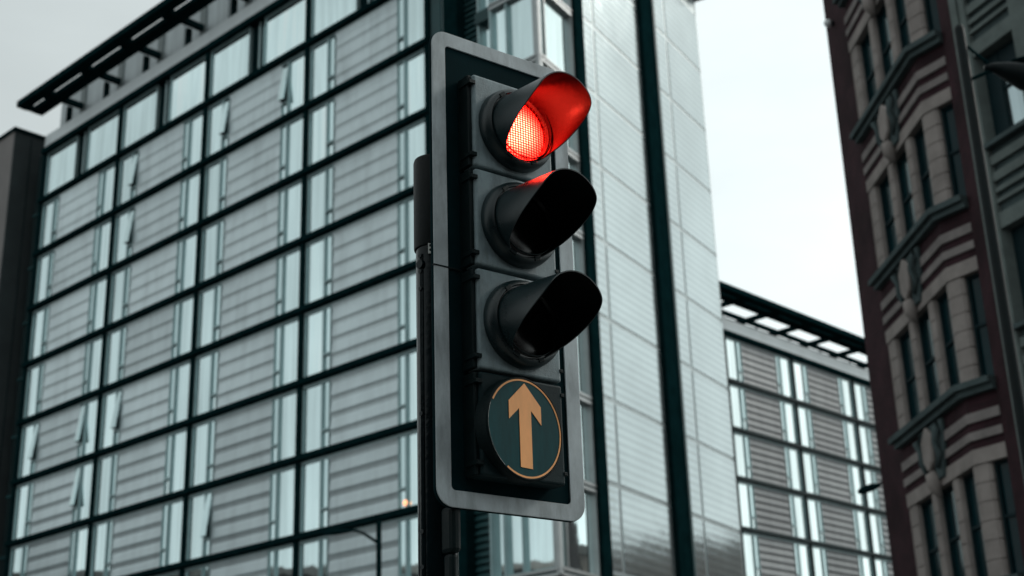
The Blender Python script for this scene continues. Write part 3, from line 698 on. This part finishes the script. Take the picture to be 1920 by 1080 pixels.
def signal(zc_, z0, z1, lens, lit, label):
    h = housing('signal_head', z0, z1, 'housing', label)
    # thick bezel ring
    prof = [(.103, .0), (.122, .0), (.1235, .006), (.122, .020), (.1185, .031), (.112, .0375), (.1055, .039), (.103, .036)]
    rg = MB().lathe(S, 0, zc_, prof, 96).build('bezel', 'hood', h, smooth=True)
    smooth_by_angle(rg, 50)
    # dark slots where the hood is keyed to the bezel
    for a in (-38, 160, 205, 38):
        w_, r0, r1, n = 5.5, .101, .1125, 5
        seq = [(r0, -w_ + 2 * w_ * k / n) for k in range(n + 1)] + [(r1, w_ - 2 * w_ * k / n) for k in range(n + 1)]
        MB().outline(S, [(r * sin(rad(a + t)), zc_ + r * cos(rad(a + t))) for r, t in seq], .028, .0405).build('key_slot', 'black', h, bevel=.001)
    # lens, gently domed
    lp = [(.094 * sin(t), .012 + .014 * (cos(t) - cos(PI / 2)) ) for t in [PI / 2 * k / 10 for k in range(10, -1, -1)]]
    lo_ = MB().lathe(S, 0, zc_, lp, 64, close=False).build('lens', lens, h, smooth=True, origin=S.at(0, 0, zc_))
    lo_.rotation_euler = (0, 0, 0)
    MB().lathe(S, 0, zc_, [(.0935, .004), (.1025, .004), (.1025, .034), (.0975, .034), (.0935, .024)], 80)  .build('lens_ring', 'lens_dark', h, smooth=False)
    # hood: tube cut obliquely, long on top, nearly nothing underneath
    seg, nl = 96, 14
    TAB = [(0, .236), (55, .236), (68, .231), (78, .214), (90, .186), (104, .144), (117, .108), (129, .074), (143, .050), (161, .037), (180, .034)]
    def Lr(t):
        d = abs((math.degrees(t) + 180) % 360 - 180)
        for (a, x), (b_, y) in zip(TAB, TAB[1:]):
            if d <= b_:
                f = (d - a) / (b_ - a); return x + (y - x) * f
        return TAB[-1][1]
    Ls = [sum(Lr(2 * PI * (k + j) / seg) * wgt for j, wgt in ((-2, .1), (-1, .2), (0, .4), (1, .2), (2, .1))) for k in range(seg)]
    tl_ = rad(5.5)
    ax = S.n * cos(tl_) - Vector((0, 0, sin(tl_))); uh = S.n * sin(tl_) + Vector((0, 0, cos(tl_))); c0 = S.at(0, 0, zc_)
    def hp(r, t, o): return c0 + ax * o + S.d * (r * sin(t)) + uh * (r * cos(t))
    s = MB(); outer = []; inner = []
    for k in range(seg):
        t = 2 * PI * k / seg; ro, ri = [], []
        for q in range(nl + 1):
            f = q / nl; o = .026 + (Ls[k] - .026) * f
            r = .1022 - .008 * o; ri_ = r - .0032
            ro.append(s.bm.verts.new(hp(r, t, o)))
            ri.append(s.bm.verts.new(hp(ri_, t, o)))
        outer.append(ro); inner.append(ri)
    fin_ = []
    for k in range(seg):
        k2 = (k + 1) % seg
        for q in range(nl):
            s.bm.faces.new((outer[k][q], outer[k2][q], outer[k2][q + 1], outer[k][q + 1]))
            f = s.bm.faces.new((inner[k][q], inner[k][q + 1], inner[k2][q + 1], inner[k2][q])); f.material_index = 1
        s.bm.faces.new((outer[k][nl], outer[k2][nl], inner[k2][nl], inner[k][nl])); s.bm.faces.new((outer[k][0], inner[k][0], inner[k2][0], outer[k2][0]))
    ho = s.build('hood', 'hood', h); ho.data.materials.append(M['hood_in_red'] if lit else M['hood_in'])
    smooth_by_angle(ho, 50)
    # moulded step inside the hood
    MB().lathe(S, 0, zc_, [(.0955, .046), (.0985, .046), (.0985, .049), (.0955, .049)], 80).build('inner_rib', 'black', h)
    return h

signal(3.41, 3.272, 3.559, 'red', True, 'top signal head with its red lens lit')
signal(3.122, 2.982, 3.269, 'lens_dark', False, 'middle signal head, unlit')
signal(2.834, 2.693, 2.977, 'lens_dark', False, 'lower signal head, unlit')
h = housing('arrow_sign', 2.41, 2.69, 'housing_dark', 'round dark teal sign with an orange arrow pointing up')
zc_ = 2.5455
D_ = Frame(S.o.x - .0098, S.o.y - .0074, 44.5)      # the round sign sits turned a few degrees in its housing
MB().lathe(D_, 0, zc_, [(0, -.025), (.1385, -.025), (.1385, .016), (.1345, .021), (.1330, .021), (.1330, .015), (0, .015)], 96, close=False).build('sign_rim', 'black', h, smooth=False)
MB().lathe(D_, 0, zc_, [(0, .0155), (.1325, .0155), (.1325, .0185), (0, .0185)], 96, close=False).build('sign_face', 'disc', h)
rg = MB(); seg = 120
def ringpart(a0, a1, r0, r1, o0, o1):
    n = max(3, int((a1 - a0) / 3))
    pts = [(r0, a0 + (a1 - a0) * k / n) for k in range(n + 1)] + [(r1, a1 - (a1 - a0) * k / n) for k in range(n + 1)]
    # quads so the outline stays well behaved
    for k in range(n):
        A, Bq = rad(a0 + (a1 - a0) * k / n), rad(a0 + (a1 - a0) * (k + 1) / n)
        vs = [rg.bm.verts.new(D_.at(r * sin(t), o, zc_ + r * cos(t))) for o in (o0, o1) for r, t in ((r0, A), (r1, A), (r1, Bq), (r0, Bq))]
        for f in ((0, 1, 2, 3), (7, 6, 5, 4), (0, 4, 5, 1), (1, 5, 6, 2), (2, 6, 7, 3), (3, 7, 4, 0)): rg.bm.faces.new([vs[i] for i in f])
ringpart(-62, 212, .1265, .1313, .0187, .0196)
rg.build('sign_ring', 'orange', h)
rg = MB(); ringpart(216, 292, .1312, .1322, .0187, .0194)
rg.build('worn_ring', 'tin', h)
MB().outline(D_, [(.0, .1215), (.0585, .066), (.0585, .017), (.0215, .051), (.0215, -.105), (-.0215, -.105), (-.0215, .051), (-.0585, .017), (-.0585, .066)][::1] and
    [(u, zc_ + z) for u, z in ((.0, .1215), (.0585, .066), (.0585, .017), (.0215, .051), (.0215, -.105), (-.0215, -.105), (-.0215, .051), (-.0585, .017), (-.0585, .066))], .0187, .0200).build('arrow', 'orange', h)

# ------------------------------------------------------------------ camera
p_, r_ = .3568, -.032
fw = Vector((0, cos(p_), sin(p_))); up = Vector((0, -sin(p_), cos(p_))); rt = Vector((1, 0, 0))
R0 = rt * cos(r_) + up * sin(r_); U0 = -rt * sin(r_) + up * cos(r_)
cam = bpy.data.cameras.new('camera'); co = bpy.data.objects.new('camera', cam); COL.objects.link(co)
mx = Matrix((R0, U0, -fw)).transposed().to_4x4(); mx.translation = Vector((0, 0, 1.6)); co.matrix_world = mx
cam.sensor_width = 36; cam.lens = 50.0; cam.clip_end = 3000; cam.clip_start = .05
cam.dof.use_dof = True; cam.dof.focus_distance = 3.85; cam.dof.aperture_fstop = 4.2; cam.dof.aperture_blades = 7
scene.camera = co

# ------------------------------------------------------------------ light: pale overcast sky, soft low sun from the right
SUN_AZ, SUN_EL = 22., 36.
sd = Vector((cos(rad(SUN_EL)) * cos(rad(SUN_AZ)), cos(rad(SUN_EL)) * sin(rad(SUN_AZ)), sin(rad(SUN_EL))))
w = bpy.data.worlds.new('World'); scene.world = w; w.use_nodes = True
n, l = w.node_tree.nodes, w.node_tree.links
n.clear()
out = n.new('ShaderNodeOutputWorld')
sky = n.new('ShaderNodeTexSky'); sky.sky_type = 'NISHITA'; sky.sun_disc = False; sky.sun_elevation = rad(SUN_EL); sky.sun_rotation = rad(90 - SUN_AZ); sky.dust_density = 3.
bg = n.new('ShaderNodeBackground'); bg.inputs['Strength'].default_value = .1; l.new(sky.outputs[0], bg.inputs['Color'])
tc = n.new('ShaderNodeTexCoord')
# cloud deck: thicker and greyer away from the sun, thin and bright towards it
dt = n.new('ShaderNodeVectorMath'); dt.operation = 'DOT_PRODUCT'; l.new(tc.outputs['Generated'], dt.inputs[0]); dt.inputs[1].default_value = (cos(rad(40)) * .99, sin(rad(40)) * .99, .14)
glow = n.new('ShaderNodeValToRGB'); cr = glow.color_ramp; cr.interpolation = 'EASE'
half = n.new('ShaderNodeMath'); half.operation = 'MULTIPLY_ADD'; half.inputs[1].default_value = .5; half.inputs[2].default_value = .5; l.new(dt.outputs['Value'], half.inputs[0])
l.new(half.outputs[0], glow.inputs['Fac'])
for pos, val in ((0., .65), (.45, .66), (.66, .69), (.86, 1.04), (1., 1.12)):
    e = cr.elements.new(pos) if pos not in (0., 1.) else cr.elements[0 if pos == 0. else -1]
    e.color = (val, val, val, 1)
mp = n.new('ShaderNodeMapping'); mp.inputs['Scale'].default_value = (1.6, 1.6, 4.5); l.new(tc.outputs['Generated'], mp.inputs['Vector'])
nz = n.new('ShaderNodeTexNoise'); nz.inputs['Scale'].default_value = 1.7; nz.inputs['Detail'].default_value = 7; nz.inputs['Roughness'].default_value = .5; l.new(mp.outputs['Vector'], nz.inputs['Vector'])
cm = n.new('ShaderNodeMapRange'); cm.inputs['From Min'].default_value = .3; cm.inputs['From Max'].default_value = .7; cm.inputs['To Min'].default_value = .86; cm.inputs['To Max'].default_value = 1.09
l.new(nz.outputs['Fac'], cm.inputs['Value'])
sz = n.new('ShaderNodeSeparateXYZ'); l.new(tc.outputs['Generated'], sz.inputs[0])
hz = n.new('ShaderNodeMapRange'); hz.inputs['From Min'].default_value = .1; hz.inputs['From Max'].default_value = .6; hz.inputs['To Min'].default_value = 1.06; hz.inputs['To Max'].default_value = .9
l.new(sz.outputs['Z'], hz.inputs['Value'])
m0 = n.new('ShaderNodeMath'); m0.operation = 'MULTIPLY'; l.new(cm.outputs['Result'], m0.inputs[0]); l.new(hz.outputs['Result'], m0.inputs[1]); cm = m0
mu = n.new('ShaderNodeMath'); mu.operation = 'MULTIPLY'; l.new(glow.outputs['Color'], mu.inputs[0]); l.new(cm.outputs[0], mu.inputs[1])
bg2 = n.new('ShaderNodeBackground'); bg2.inputs['Color'].default_value = (.905, 1.0, 1.0, 1); l.new(mu.outputs[0], bg2.inputs['Strength'])
mix = n.new('ShaderNodeMixShader'); mix.inputs['Fac'].default_value = .94; l.new(bg.outputs[0], mix.inputs[1]); l.new(bg2.outputs[0], mix.inputs[2])
l.new(mix.outputs[0], out.inputs['Surface'])
sun = bpy.data.lights.new('sun', 'SUN'); sun.energy = .9; sun.angle = rad(14); sun.color = (1, .96, .9)
so = bpy.data.objects.new('sun', sun); COL.objects.link(so); so.rotation_euler = sd.to_track_quat('Z', 'Y').to_euler(); so.location = (30, 10, 60)

scene.render.engine = 'CYCLES'
scene.cycles.use_denoising = True
scene.cycles.max_bounces = 6
scene.cycles.sample_clamp_indirect = 6.
scene.view_settings.view_transform = 'Standard'; scene.view_settings.look = 'None'
scene.view_settings.exposure = .16; scene.view_settings.gamma = 1.
